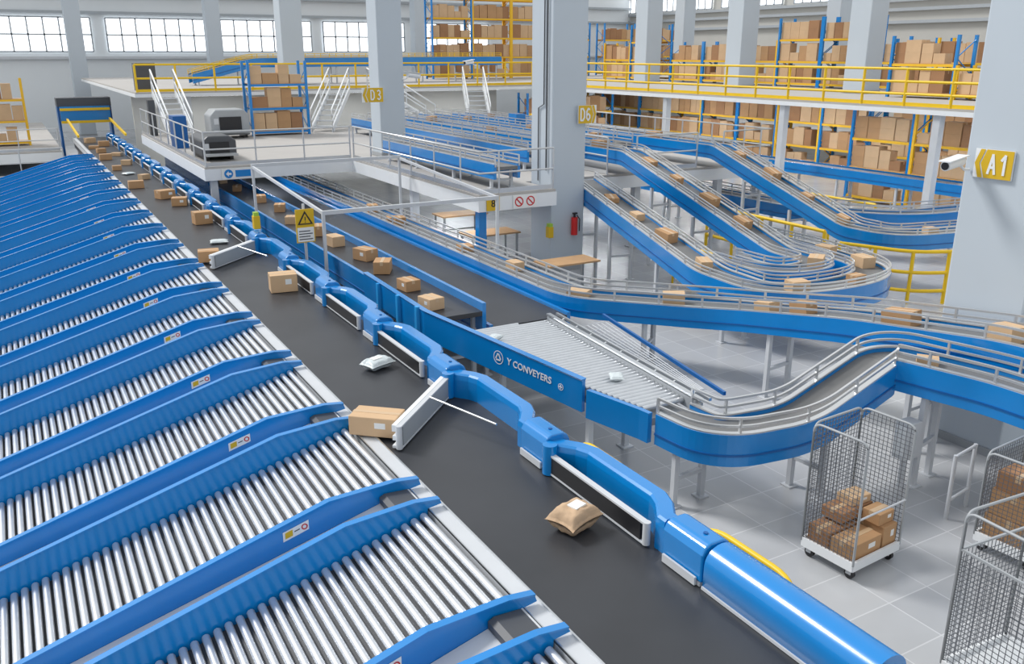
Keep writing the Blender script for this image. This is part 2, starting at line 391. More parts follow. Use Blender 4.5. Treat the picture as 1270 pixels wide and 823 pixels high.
m.beam((*a_,1.12),(*b_,1.12),.04,.16,GREY);m.beam((*a_,1.24),(*b_,1.24),.07,.03,STEEL);m.beam((a_[0]+.17,a_[1],1.22),(b_[0]+.14,b_[1],1.22),.04,.04,STEEL)
for k in range(9):
    y=11.6-k*.45;m.beam((rx(y)+.04,y,1.15),(rx(y)+.18,y,1.22),.03,.03,STEEL)
m.part('guide_rail',e,label='slim galvanised double guide rail')
m=M();m.sweep([(6.20,8.88,1.10),(6.40,8.0,1.10),(6.42,7.84,1.10)],[(-.04,-.34),(-.04,.06),(.03,.06),(.03,-.34)],BLUE);m.part('side_frame',e,label='bright blue side frame')
for x,y in((6.4,9.1),(7.1,9.2),(6.2,11.2),(7.3,11.2)):
    m=M();m.beam((x,y,0.01),(x,y,.92),.08,.08,WHITE);m.cbox((x,y,.01),(.18,.18,.02),WHITE);m.part('leg',e,label='white steel leg')
A0=Vector((5.40,12.3));B0=Vector((6.18,8.95))
zA,zB=1.33,1.12
pth=[(5.40,15.0,1.38),(5.40,12.3,zA),(6.18,8.95,zB)]
e=empty('lettered_side_panel','bright blue conveyor side panel with white lettering and round emblem','panel',(6.0,10.3,1.0))
m=M();m.sweep(pth,[(-.03,-.3),(-.03,.14),(-.05,.17),(.05,.17),(.03,.14),(.03,-.3)],BLUE);m.part('panel_sheet',e)
for k in(14.2,13.3,12.5):
    m=M();m.box(5.31,5.37,k-.04,k+.04,1.05,1.52,BLUEL);m.part('stiffener',e)
dd=(B0-A0);Lp=dd.length;dd.normalize();th=math.atan2(dd.y,dd.x)
dx,dy=dd.x,dd.y;nx,ny=dy,-dx
if nx>0: nx,ny=-nx,-ny
slp=math.atan2(zB-zA,Lp)
def pp(s,dz,o=.036): return (A0.x+dx*s+nx*o,A0.y+dy*s+ny*o,zA+(zB-zA)*s/Lp+dz)
trot=(Matrix.Rotation(th,4,'Z')@Matrix.Rotation(-slp,4,'Y')@Matrix.Rotation(R(90),4,'X')).to_euler()
text('Y CONVEYERS',.14,pp(2.42,-.05),trot,WHITE,e)
m=M();c=Vector(pp(1.78,-.05));ax=Vector((dx,dy,0));az=Vector((0,0,1))
N=24
m.add([c+ax*r_*math.cos(2*math.pi*k/N)+az*r_*math.sin(2*math.pi*k/N) for r_ in(.105,.092) for k in range(N)],[(k,(k+1)%N,N+(k+1)%N,N+k) for k in range(N)],WHITE)
no_=Vector((nx,ny,0))*.002
for k in range(3):
    a0=math.pi/2+k*2*math.pi/3;a1=a0+2*math.pi/3
    A=c+ax*.075*math.cos(a0)+az*.075*math.sin(a0)+no_*k;B=c+ax*.075*math.cos(a1)+az*.075*math.sin(a1)+no_*k
    m.beam(A.lerp(B,.14),A.lerp(B,.86),.006,.020,WHITE)
m.part('emblem',e,label='white round emblem with triangle')
m=M();c=Vector(pp(3.05,-.07))
m.add([c+ax*r_*math.cos(2*math.pi*k/N)+az*r_*math.sin(2*math.pi*k/N) for r_ in(.05,.04) for k in range(N)],[(k,(k+1)%N,N+(k+1)%N,N+k) for k in range(N)],WHITE);m.beam(c-az*.03,c+az*.03,.006,.014,WHITE);m.beam(c+no_-ax*.03,c+no_+ax*.03,.006,.014,WHITE)
m.part('emblem',e,label='small white round emblem')
m=M();m.beam((8.30,11.5,1.2),(7.6,7.8,1.2),.04,.05,BLUED);m.thing('spreader_rail','thin dark blue rail stretched between two conveyors','rail',(8,9.7,1.2))
m=M()
for k in range(13):
    y=11.2-k*.26;m.tube([(rx(y)+.26,y,1.18),(8.2-(11.5-y)*.19,y,1.18)],.006,LGREY,4)
for k in range(6):
    f=k/5;m.tube([(7.68+f*.46,11.2,1.18),(7.36+f*.15,8.1,1.18)],.006,LGREY,4)
m.thing('safety_net','pale safety net strung between the conveyors','net',(7.9,9.6,1.18))
# parcels
def pillow(name,sx,sy,sz,loc,rot,mt,label,cat,seed,pinch=.5):
    rnd=random.Random(seed);n=12;vs=[];fs=[]
    for sgn in(1,-1):
        for i in range(n+1):
            for j in range(n+1):
                u=i/n*2-1;v=j/n*2-1;h=(max(0,(1-u**4)*(1-v**4)))**.5
                k=1-pinch*.25*(1-abs(u)**2)*abs(v)**3;k2=1-pinch*.25*(1-abs(v)**2)*abs(u)**3
                vs.append((u*sx/2*k2+ .0,v*sy/2*k,sz/2+sgn*h*sz/2+(rnd.uniform(-1,1)*sz*.1 if h>.1 else 0)))
    W=n+1;o=W*W
    for i in range(n):
        for j in range(n):
            a=i*W+j;fs.append((a,a+W,a+W+1,a+1));fs.append((o+a,o+a+1,o+a+W+1,o+a+W))
    m=M();m.add(vs,fs,mt,True);ob=m.thing(name,label,cat,loc,local=True,group='soft parcels')
    w=ob.modifiers.new('w','WELD');w.merge_threshold=.002
    s=ob.modifiers.new('s','SUBSURF');s.levels=1;s.render_levels=1
    ob.rotation_euler=rot;return ob
b=pillow('kraft_bag',.42,.34,.22,(3.85,5.66,1.415),(0,R(-3),R(15)),KRAFT,'crumpled brown kraft paper parcel bag on the black belt','parcel',3,.7)
m=M();m.box(-.05,.08,-.07,.04,.215,.232,PAPER);m.part('shipping_label',b,local=True,label='white paper label')
b=pillow('plastic_parcel',.42,.28,.14,(3.85,10.4,1.41),(0,0,R(20)),POLY,'white plastic wrapped parcel on the black belt','parcel',5,.3)
m=M();m.box(-.1,.06,-.05,.05,.135,.147,PAPER);m.part('shipping_label',b,local=True,label='white paper label')
pillow('plastic_parcel',.4,.3,.08,(3.75,19.7,1.405),(0,0,R(-10)),POLY,'flat white plastic mailer on the black belt','parcel',6,.4)
pillow('plastic_parcel',.3,.2,.08,(6.1,11.3,1.17),(0,0,R(30)),POLY,'small white plastic parcel on the roller bed','parcel',8,.4)
pillow('plastic_parcel',.26,.2,.07,(6.75,9.0,1.17),(0,0,R(60)),POLY,'small white plastic parcel on the roller bed','parcel',9,.4)
pillow('plastic_parcel',.4,.3,.08,(3.5,33,1.405),(0,0,R(30)),POLY,'flat white plastic mailer on the black belt','parcel',11,.4)
# ------------------------------------------------------------------ main belt
e=empty('main_sorting_belt','wide black main sorting belt with pale steel edge strip','conveyor',(3.6,20,0))
m=M();m.box(3.02,4.72,-1.5,49,1.25,1.4,BELT);m.part('belt',e,label='black rubber belt')
m=M();m.box(2.86,3.01,-1.5,49,1.2,1.412,LGREY);m.box(3.005,3.02,-1.5,49,1.4,1.43,STEEL);m.box(2.86,2.87,-1.5,49,1.4,1.425,STEEL);m.part('edge_strip',e,label='pale grey steel edge strip')
m=M();m.box(2.9,4.72,-1.5,49,.95,1.24,CHAR);m.part('frame',e,label='dark steel belt frame')
for k in range(22):
    y=1.2+k*2.2;m=M();m.box(4.5,4.62,y-.06,y+.06,0,.95,LGREY);m.box(2.91,3.01,y-.06,y+.06,0,.95,LGREY);m.box(3.01,4.5,y-.04,y+.04,.3,.38,LGREY);m.part('leg',e)
g='belt side wall modules'
H0=4.66;SP=2.33;NH=19
prof=[(-.075,-.30),(-.085,.0),(-.08,.06),(-.06,.08),(.06,.08),(.08,.06),(.09,.0),(.09,-.36)]
def arm(x,y,ang):
    a=empty('diverter_arm','retracted black and grey pusher arm lying along the belt side wall' if ang==0 else 'swung out grey pusher arm crossing the black belt','conveyor arm',(x,y,1.42),'diverter arms',ang)
    L=1.55;h=.19 if ang==0 else .24
    m=M();m.box(-.025,.025,-L+.06,-.05,.02,h,BLACK if ang==0 else GREY);m.part('panel',a,local=True,label='rubber faced panel')
    m=M();m.box(-.03,.03,-L,-.02,h,h+.018,LGREY);m.box(-.03,.03,-L,-.02,.0,.016,LGREY);m.part('frame',a,local=True,label='pale grey aluminium frame')
    if ang!=0:
        m=M();m.box(-.075,-.035,-L,-.04,.09,.14,WHITE);m.box(-.08,-.03,-L,-.04,.19,.262,WHITE);m.box(-.08,-.03,-L,-.04,0,.03,WHITE);m.part('bumper_strip',a,local=True,label='white bumper strips')
    t=M();t.tube([(0,-L,.0),(0,-L,h+.022)],.035,LGREY,10);t=t.part('tip_plate',a,local=True)
    m=M();m.tube([(0,0,-.01),(0,0,.30)],.075,BLUE,12);m.part('pivot',a,local=True,label='blue pivot post')
    if ang!=0:
        m=M();m.tube([(.05,-.75,.28),(.95,-1.15,.22)],.014,STEEL,6);m.part('strut',a,local=True,label='thin steel push rod')
for i in range(NH):
    y=H0+SP*i;yp=y-SP
    e=empty('belt_side_wall','glossy blue segmented side wall of the black belt with raised hub',"conveyor wall",(4.4,y,1.3),g)
    if i>0:
        m=M();m.sweep([(4.36,y+.3,1.63),(4.36,y-.3,1.63),(4.48,y-.46,1.63),(4.54,y-.62,1.63),(4.54,y-1.62,1.63),(4.48,y-1.78,1.63),(4.36,y-1.95,1.63),(4.36,yp+.3,1.63)],prof,BLUE);m.part('wall_rail',e)
        m=M();m.sweep([(4.62,y+.2,1.2),(4.66,y-.4,1.2),(4.66,yp+.5,1.2)],[(-.02,-.1),(-.02,.26),(.03,.26),(.03,-.1)],BLUE);m.part('lower_skirt',e,label='blue lower skirt')
    if i==1:
        m=M();m.tube(fillet([(4.76,y+.1,1.30),(4.86,y,1.47,.15),(4.86,y-.75,1.47,.15),(4.76,y-.9,1.3)],4),.028,YEL,8)
        m.part('pipe_guard',e,label='yellow tubular guard')
    m=M();m.prism([(4.21,y-.24,1.44),(4.21,y-.24,1.68),(4.24,y-.24,1.74),(4.29,y-.24,1.77),(4.43,y-.24,1.77),(4.48,y-.24,1.74),(4.51,y-.24,1.68),(4.51,y-.24,1.44)],(0,.48,0),BLUE);m.part('hub_cap',e,bevel=.015)
    m=M();m.box(4.21,4.51,y-.23,y+.23,1.405,1.44,LGREY);m.box(4.18,4.2,y-.2,y+.2,1.41,1.48,LGREY);m.part('hub_plate',e,label='pale steel base plate')
    m=M();m.tube([(4.36,y-.1,1.77),(4.36,y-.1,1.78)],.02,BLUED,10);m.part('cap_bolt',e,label='dark cap bolt')
    if i>0: arm(4.22,y-.32,R(-45) if i in(2,6) else 0)
e=empty('belt_end_cover','long smooth rounded blue cover closing the belt side wall','conveyor wall',(4.4,3.8,1.3))
pr=[(-.17,-.22)]+[(-.005+.17*math.cos(R(a)),-.03+.15*math.sin(R(a))) for a in range(180,-1,-15)]+[(.17,-.4)]
m=M();m.sweep([(4.38,4.40,1.64),(4.38,2.85,1.64)],pr,BLUE,True);m.part('cover_shell',e)
m=M();m.tube(fillet([(4.74,5.15,1.3),(4.86,5.0,1.45,.2),(4.86,4.1,1.45,.2),(4.74,3.95,1.3)],5),.03,YEL,8);m.part('pipe_guard',e,label='yellow tubular guard')
m=M();m.box(4.2,4.23,2.9,4.4,1.405,1.43,LGREY);m.part('base_strip',e,label='pale steel base strip')
def mc(x,y,sz,rz,mt=BOXM,d=True,label=None,z=1.407): return carton((x,y,z),sz,R(rz),mt,detail=d,group='cartons on the black belt',label=label)
mc(3.87,15.0,(.46,.34,.31),-8,BOXL)
mc(3.08,8.42,(.54,.32,.22),-42,BOXL,z=1.435,label='brown carton pushed off the belt by the pusher arm')
mc(3.9,22.3,(.42,.34,.3),5);mc(3.75,26.9,(.46,.36,.24),20);mc(3.9,25.4,(.4,.34,.22),-15);mc(3.18,17.9,(.40,.32,.22),-10,z=1.435)
for x,y in((3.3,29.5),(3.8,31.5),(3.3,34.5),(3.8,36),(3.3,38.2),(3.85,39.5),(3.4,41),(3.3,43),(3.8,44),(3.4,46)): mc(x,y,random.choice(SZ),random.uniform(-30,30),random.choice([BOXM,BOXL]),False)
# ------------------------------------------------------------------ chutes
SL=math.tan(R(16.2));X0=2.84;X1=-1.25
def cz(x): return 1.40-(X0-x)*SL
HW=.82
rollmesh=M().tube([(0,-HW,0),(0,HW,0)],.035,ROLL,12).mesh('roller')
def chute(yc):
    e=empty('roller_chute','sloping gravity roller chute with silver rollers','conveyor chute',(X0,yc,0),'roller chutes')
    m=M();m.prism([(X0,yc-.84,cz(X0)-.05),(X1,yc-.84,cz(X1)-.05),(X1,yc-.84,cz(X1)-.13),(X0,yc-.84,cz(X0)-.13)],(0,1.68,0),CHAR);m.part('bed_frame',e,label='dark bed under the rollers')
    n=int((X0-X1)/.094)
    for k in range(n):
        x=X0-.05-k*.094;o=bpy.data.objects.new('roller',rollmesh);C.objects.link(o);o.parent=e;o.location=Vector((x,yc,cz(x)-.005))-Vector((X0,yc,0))
    for x in(1.8,.2):
        for s in(-.76,.76):
            m=M();m.box(x-.04,x+.04,yc+s-.04,yc+s+.04,0,cz(x)-.13,LGREY);m.part('leg',e)
def divider(y):
    e=empty('chute_divider','double blue divider wall with kinked ends between roller chutes','conveyor wall',(X0,y,0),'chute dividers')
    for s in(-1,1):
        yy=y+s*.215;tx=X0+(.13 if s>0 else .15);hh=.33 if s>0 else .29
        zt=cz(X0)+(.125 if s>0 else .105)
        kx=X0-.78
        a=[(tx,cz(X0)+.05),(tx-.02,zt-.015),(X0-.12,zt+.01),(kx,cz(kx)+hh),(X1,cz(X1)+hh)]
        poly=[(x,yy-.02,z) for x,z in a]+[(X1,yy-.02,cz(X1)-.10),(X0,yy-.02,cz(X0)-.10),(X0+.01,yy-.02,cz(X0)+.03)]
        m=M();m.prism(poly,(0,.04,0),BLUE)
        w=.034
        for (xa,za),(xb,zb) in zip(a[1:],a[2:]):
            m.add([(xa,yy-w,za),(xa,yy+w,za),(xb,yy+w,zb),(xb,yy-w,zb),(xa,yy-w,za+.015),(xa,yy+w,za+.015),(xb,yy+w,zb+.015),(xb,yy-w,zb+.015)],[(0,1,2,3),(7,6,5,4),(0,4,5,1),(1,5,6,2),(2,6,7,3),(3,7,4,0)],BLUE)
        m.part('side_wall',e,label='blue sheet metal wall')
    m=M();m.prism([(X0,y-.19,cz(X0)+.04),(X1,y-.19,cz(X1)+.14),(X1,y-.19,cz(X1)),(X0,y-.19,cz(X0)-.07)],(0,.38,0),LGREY)
    m.part('cover_plate',e,label='pale grey plate between the walls')
    m=M();m.prism([(X0-.02,y-.18,cz(X0)+.045),(X0-.3,y-.18,cz(X0-.3)+.06),(X0-.3,y-.18,cz(X0-.3)+.12),(X0-.25,y-.18,cz(X0-.25)+.13)],(0,.36,0),CHAR);m.part('end_bracket',e,label='dark end bracket')
    yy=y+.215-.02-.004
    def sl(x,dz,o=0): return (x,yy-o,cz(x)+dz)
    m=M();xa=1.62;dz=.075
    m.add([sl(xa,.10+dz),sl(xa+.24,.10+dz),sl(xa+.24,.195+dz),sl(xa,.195+dz)],[(0,1,2,3)],PAPER)
    m.add([sl(xa+.02,.12+dz,.002),sl(xa+.09,.12+dz,.002),sl(xa+.09,.18+dz,.002),sl(xa+.02,.18+dz,.002)],[(0,1,2,3)],YSIGN)
    m.add([sl(xa+.105,.145+dz,.002),sl(xa+.155,.145+dz,.002),sl(xa+.155,.155+dz,.002),sl(xa+.105,.155+dz,.002)],[(0,1,2,3)],BLACK)
    cx=xa+.20;N=12
    m.add([(cx+r_*math.cos(k*math.pi/6),yy-.002,cz(cx)+.148+dz+r_*math.sin(k*math.pi/6)) for r_ in(.03,.018) for k in range(N)],[(k,(k+1)%N,N+(k+1)%N,N+k) for k in range(N)],RED)
    m.part('warning_sticker',e,label='white sticker with yellow and red warning marks')
    return e
Y1=4.65;DY=2.16
d0=None
for k in range(0,17):
    y=Y1+DY*k
    if d0 is None: d0=divider(y)
    else: clone(d0,(X0,y,0))
for k in range(-1,17): chute(Y1+DY*(k+.5))
clone(d0,(X0,Y1-DY,0))
# ------------------------------------------------------------------ gantry frames
def gantry(x0,x1,y,z,label):
    e=empty('overhead_gantry',label,'gantry',(x0,y,0),'overhead gantries')
    m=M();m.box(x0-.03,x1+.03,y-.035,y+.035,z-.04,z+.04,LGREY);m.part('crossbeam',e)
    for x in(x0,x1):
        m=M();m.box(x-.03,x+.03,y-.03,y+.03,0,z-.04,LGREY);m.box(x-.1,x+.1,y-.1,y+.1,0,.02,LGREY);m.part('post',e)
    return e
g1=gantry(5.30,9.28,17.0,2.35,'pale grey gantry frame spanning the belts')
gantry(5.30,9.28,22.6,2.7,'pale grey gantry frame spanning the belts')
for x in(5.30,9.28):
    m=M();m.beam((x,17.03,2.35),(x,22.54,2.66),.05,.06,LGREY);m.part('tie_rail',g1)
# ------------------------------------------------------------------ signs
def stroke(a,b,r,o):
    a=Vector(a);b=Vector(b);d=(b-a).normalized();n=Vector((-d.y,d.x))*r;a=a-d*r*.6;b=b+d*r*.6
    return [(p.x,-.022-o,p.y) for p in (a+n,b+n,b-n,a-n)]
SEG={'A':[((-.5,-1),(0,1)),((.5,-1),(0,1)),((-.3,-.35),(.3,-.35))],
     '1':[((.1,-1),(.1,1)),((.1,1),(-.35,.5))],
     'D':[((-.45,-1),(-.45,1)),((-.45,1),(.1,1)),((.1,1),(.5,.5)),((.5,.5),(.5,-.5)),((.5,-.5),(.1,-1)),((.1,-1),(-.45,-1))],
     '6':[((.4,.85),(0,1)),((0,1),(-.42,.5)),((-.42,.5),(-.42,-.6)),((-.42,-.6),(0,-1)),((0,-1),(.42,-.6)),((.42,-.6),(.42,-.2)),((.42,-.2),(0,.12)),((0,.12),(-.42,-.15))],
     '3':[((-.4,.8),(0,1)),((0,1),(.4,.7)),((.4,.7),(.35,.3)),((.35,.3),(-.05,.05)),((-.05,.05),(.42,-.25)),((.42,-.25),(.4,-.7)),((.4,-.7),(0,-1)),((0,-1),(-.42,-.75))]}
def aisle_sign(txt,c,rot,w,h,left,label):
    e=empty('aisle_sign',label,'sign',c,'yellow aisle signs');e.rotation_euler=(0,0,rot)
    m=M();m.box(-w/2,w/2,-.008,.012,-h/2,h/2,WHITE);m.part('backing_plate',e,local=True,label='white backing plate')
    m=M();sg=-1 if left else 1
    def q(x,z): return (sg*x,-.016,z)
    m.add([q(w*.48,0),q(w*.36,h*.49),q(w*.24,h*.49),q(w*.36,0),q(w*.24,-h*.49),q(w*.36,-h*.49)],[(0,1,2,3),(0,3,4,5)],YSIGN)
    m.add([q(w*.32,0),q(w*.20,h*.49),q(-w*.49,h*.49),q(-w*.49,-h*.49),q(w*.20,-h*.49)],[(0,1,2,3,4)],YSIGN)
    m.part('yellow_face',e,local=True,label='yellow arrow shaped face')
    m=M();cx0=-sg*w*.13;hs=h*.32;k=0
    for i,ch in enumerate(txt):
        cx=cx0+(-.5+i)*w*.30
        for (a,b),(c_,d_) in SEG[ch]:
            k+=1
            m.prism(stroke((cx+a*hs*.75,b*hs),(cx+c_*hs*.75,d_*hs),h*.045,k*.0012),(0,.004,0),WHITE)
    m.part('lettering',e,local=True,label='white characters')
aisle_sign('A1',(11.30,7.0,4.0),R(-90),.54,.38,True,'yellow aisle sign reading A1 on the wide column')
aisle_sign('D6',(12.66,18.5,3.95),0,.54,.44,False,'yellow aisle sign reading D6 on the column')
aisle_sign('D3',(10.2,26.8,4.15),0,.70,.44,True,'yellow aisle sign reading D3 on the column')
m=M();m.box(10.1,10.5,26.83,26.9,4.1,4.2,GREY);m.thing('sign_bracket','grey bracket holding the aisle sign','bracket',(10.3,26.9,4.1))
e=empty('warning_sign','white post with yellow triangle warning notice','sign',(5.02,17.3,1.4))
X_=5.02;y=17.3
m=M();m.tube([(X_,y+.1,0),(X_,y+.1,2.5)],.03,LGREY,8);m.part('post',e)
m=M();m.box(X_-.19,X_+.19,y+.03,y+.06,1.72,2.4,YSIGN);m.part('board',e,label='pale yellow board')
m=M();y=17.325
m.box(X_-.17,X_+.17,y,y+.004,1.74,2.03,PAPER)
m.add([(X_-.16,y-.003,2.09),(X_+.16,y-.003,2.09),(X_,y-.003,2.37)],[(0,1,2)],BLACK)
m.add([(X_-.11,y-.005,2.115),(X_+.11,y-.005,2.115),(X_,y-.005,2.31)],[(0,1,2)],YSIGN)
m.box(X_-.01,X_+.01,y-.007,y,2.17,2.25,BLACK);m.box(X_-.01,X_+.01,y-.007,y,2.13,2.15,BLACK)
for k in range(4): m.box(X_-.14,X_+.14-.05*(k%2),y-.003,y,1.78+k*.055,1.80+k*.055,CHAR)
m.part('warning_face',e,label='black triangle with exclamation mark and text lines')
e=empty('platform_sign','small yellow square sign on the platform edge beam','sign',(9.85,18.26,2.0))
m=M();m.box(9.68,10.02,18.24,18.27,1.82,2.15,YSIGN);m.part('plate',e);text('8',.24,(9.85,18.235,1.985),(R(90),0,0),BLACK,e)
m=M();m.box(10.4,11.05,18.24,18.27,1.82,2.14,PAPER)
for cx in(10.56,10.88):
    N=20;o=[(cx+.12*math.cos(2*math.pi*k/N),18.235,1.98+.12*math.sin(2*math.pi*k/N)) for k in range(N)];i_=[(cx+.09*math.cos(2*math.pi*k/N),18.235,1.98+.09*math.sin(2*math.pi*k/N)) for k in range(N)]
    m.add(o+i_,[(k,(k+1)%N,N+(k+1)%N,N+k) for k in range(N)],RED);m.beam((cx-.07,18.235,2.05),(cx+.07,18.235,1.91),.004,.03,RED)
m.thing('prohibition_sign','white sign with two red prohibition circles','sign',(10.75,18.26,1.8))
e=empty('mandatory_sign','white sign with blue arrow circle and blue text panel','sign',(5.8,26.95,1.95))
m=M();m.box(5.4,6.3,26.92,26.96,1.82,2.14,PAPER);m.part('plate',e)
m=M();N=20;m.add([(5.6+.13*math.cos(2*math.pi*k/N),26.915,1.98+.13*math.sin(2*math.pi*k/N)) for k in range(N)],[tuple(range(N))],BLUE);m.box(5.8,6.25,26.91,26.92,1.88,2.08,BLUE);m.add([(5.52,26.91,1.98),(5.6,26.91,2.06),(5.6,26.91,1.9)],[(0,1,2)],WHITE);m.box(5.6,5.68,26.908,26.912,1.95,2.01,WHITE);m.part('symbol',e)
def cctv(x,y,z,rz,s=1):
    e=empty('security_camera','white bullet security camera on a wall arm','camera',(x,y,z),'security cameras',rz);e.scale=(s,s,s)
    m=M();m.tube([(0,0,0),(-.5,-.12,-.06)],.09,WHITE,12);m.part('housing',e,local=True)
    m=M();m.beam((.04,.0,.1),(-.56,-.14,.02),.22,.02,WHITE);m.part('sun_shield',e,local=True)
    m=M();m.tube([(-.5,-.12,-.06),(-.515,-.124,-.062)],.07,BLACK,12);m.part('lens',e,local=True,label='black lens')
    m=M();m.tube([(-.05,0,-.05),(.1,.0,-.16),(.22,0,-.16)],.025,WHITE,8);m.part('mounting_arm',e,local=True)
cctv(11.14,7.36,4.02,R(-8),.75);cctv(11.45,26.9,4.75,R(180),.9);cctv(20.5,40,5.0,0,1)
e=empty('fire_extinguisher','red fire extinguisher hanging on the column','fire extinguisher',(12.35,18.5,.95))
m=M();m.tube([(12.35,18.5,.95),(12.35,18.5,1.4)],.085,RED,14);m.part('cylinder',e)
m=M();m.tube([(12.35,18.5,1.4),(12.35,18.5,1.5)],.03,BLACK,8);m.box(12.3,12.42,18.47,18.53,1.48,1.52,BLACK);m.tube([(12.4,18.47,1.46),(12.47,18.44,1.35),(12.45,18.42,1.05)],.015,BLACK,6);m.part('valve_and_hose',e,label='black valve and hose')
for x,y,z in((4.42,18.95,1.79),(11.6,18.5,.95)):
    e=empty('emergency_stop','small yellow and green emergency stop box','switch',(x,y,z),'emergency stops')
    m=M();m.box(x-.07,x+.07,y-.09,y+.07,z,z+.28,YSIGN);m.part('housing',e,bevel=.01)
    m=M();m.box(x-.05,x+.05,y-.08,y+.06,z+.281,z+.36,GREEN);m.part('button',e,label='green button')
e=empty('electrical_box','pale grey electrical box on a stand','electrical box',(9.45,6.4,0))
m=M();m.box(9.32,9.58,6.3,6.5,.45,.95,LGREY);m.part('cabinet',e,bevel=.01)
m=M();m.box(9.305,9.32,6.33,6.47,.5,.9,WHITE);m.part('door',e)
m=M();m.box(9.42,9.48,6.37,6.43,0,.45,LGREY);m.part('stand',e)
m=M()
m.tube([(9.25,5.6,0),(9.25,5.6,.85)],.025,LGREY);m.tube([(9.75,5.68,0),(9.75,5.68,.85)],.025,LGREY)
for z in(.25,.83): m.tube([(9.25,5.6,z),(9.75,5.68,z)],.02,LGREY)
m.thing('barrier_frame','low pale grey tubular barrier frame','barrier',(9.5,5.65,0))
def table(x,y,w,d,h,rz=0):
    e=empty('work_table','work table with wooden top and grey metal legs','table',(x,y,0),'work tables')
    m=M();m.cbox((x,y,h-.02),(w,d,.04),WOOD);m.part('table_top',e,label='wooden top')
    for a in(-1,1):
        for b in(-1,1):
            m=M();m.box(x+a*(w/2-.08)-.025,x+a*(w/2-.08)+.025,y+b*(d/2-.08)-.025,y+b*(d/2-.08)+.025,0,h-.04,GREY);m.part('leg',e)
    m=M();m.beam((x-w/2+.08,y+d/2-.08,.25),(x+w/2-.08,y+d/2-.08,.25),.04,.04,GREY);m.part('stretcher',e)
table(10.9,16.6,1.4,.7,.82);table(11.0,20.6,1.5,.8,.8);table(11.6,23.6,1.5,.8,.8)
# ------------------------------------------------------------------ roll cages
def cage(x,y,w,d,h,rz,boxes,label,mh=None):
    mh=mh or h
    e=empty('roll_cage',label,'trolley',(x,y,0),'wire roll cages',rz)
    m=M();m.box(-w/2,w/2,-d/2,d/2,.16,.2,WHITE);m.box(-w/2,w/2,-d/2-.01,-d/2+.02,.13,.24,WHITE);m.box(-w/2,w/2,d/2-.02,d/2+.01,.13,.24,WHITE);m.box(-w/2-.01,-w/2+.02,-d/2,d/2,.13,.24,WHITE);m.box(w/2-.02,w/2+.01,-d/2,d/2,.13,.24,WHITE);m.part('base_tray',e,local=True,label='white base tray')
    for a in(-1,1):
        for b in(-1,1):
            X=a*(w/2-.07);Y=b*(d/2-.07)
            m=M();m.box(X-.035,X-.025,Y-.03,Y+.03,.06,.16,LGREY);m.box(X+.025,X+.035,Y-.03,Y+.03,.06,.16,LGREY);m.box(X-.035,X+.035,Y-.03,Y+.03,.125,.16,LGREY);c_=m.part('caster',e,local=True,label='grey caster fork')
            m=M();m.tube([(X-.02,Y,.06),(X+.02,Y,.06)],.058,BLACK,14);m.part('wheel',c_,local=True,label='black rubber wheel')
    def panel(a,b):
        a=Vector(a);b=Vector(b);m=M();L=(b-a).length
        pts=[a+Vector((0,0,.2)),a+Vector((0,0,h)),b+Vector((0,0,h)),b+Vector((0,0,.2))]
        m.tube(fillet([(*pts[0],0),(*pts[1],.1),(*pts[2],.1),(*pts[3],0)],5),.014,GREY,6)
        n=int(L/.05)
        for i in range(1,n): 
            p=a.lerp(b,i/n);m.beam(p+Vector((0,0,.22)),p+Vector((0,0,mh-.01)),.005,.005,WIRE)
        k=int((mh-.22)/.05)
        for i in range(k):
            z=.22+i*.05;m.beam(a+Vector((0,0,z)),b+Vector((0,0,z)),.005,.005,WIRE)
        if mh<h: m.beam(a+Vector((0,0,mh)),b+Vector((0,0,mh)),.02,.02,GREY)
        m.part('mesh_panel',e,local=True,label='dark wire mesh panel')
    panel((-w/2,-d/2,0),(-w/2,d/2,0));panel((w/2,-d/2,0),(w/2,d/2,0));panel((-w/2,d/2,0),(w/2,d/2,0));
    m=M();m.tube([(-w/2,-d/2,.75),(w/2,-d/2,.75)],.012,LGREY,6);m.part('front_bar',e,local=True,label='pale front retaining bar')
    for bx,by,bz,s,r,mt in boxes:
        v=Matrix.Rotation(rz,3,'Z')@Vector((bx,by,0));carton((x+v.x,y+v.y,bz+.202),s,rz+R(r),mt,detail=True,group='cartons in the roll cages',label='brown carton stacked in the wire roll cage')
cage(7.53,5.60,.82,.66,1.62,R(4),[(-.13,-.15,0,(.50,.28,.20),0,BOXM),(-.13,.15,0,(.50,.28,.22),0,BOXD),(.27,0,0,(.24,.58,.26),0,BOXM),(.10,.16,.262,(.54,.28,.12),0,BOXD),(.25,-.13,.262,(.26,.22,.14),0,BOXM),(.2,.16,.384,(.30,.22,.10),-6,BOXL)],'wire mesh roll cage on casters with a few cartons inside')
cage(9.32,4.72,.80,.66,1.22,R(4),[(-.18,0,0,(.38,.55,.3),0,BOXM),(.2,0,0,(.34,.55,.34),0,BOXD),(-.18,0,.302,(.36,.5,.3),0,BOXM),(.2,0,.342,(.34,.5,.28),0,BOXM),(-.18,0,.604,(.34,.45,.22),0,BOXD)],'wire mesh roll cage filled with stacked cartons')
cage(6.98,3.42,.85,.7,1.72,R(-4),[],'empty wire mesh roll cage with rounded grey tube frame',mh=1.36)
mc(5.45,3.0,(.6,.5,.40),20,BOXM,True,'brown carton standing on the tiled floor',z=0)
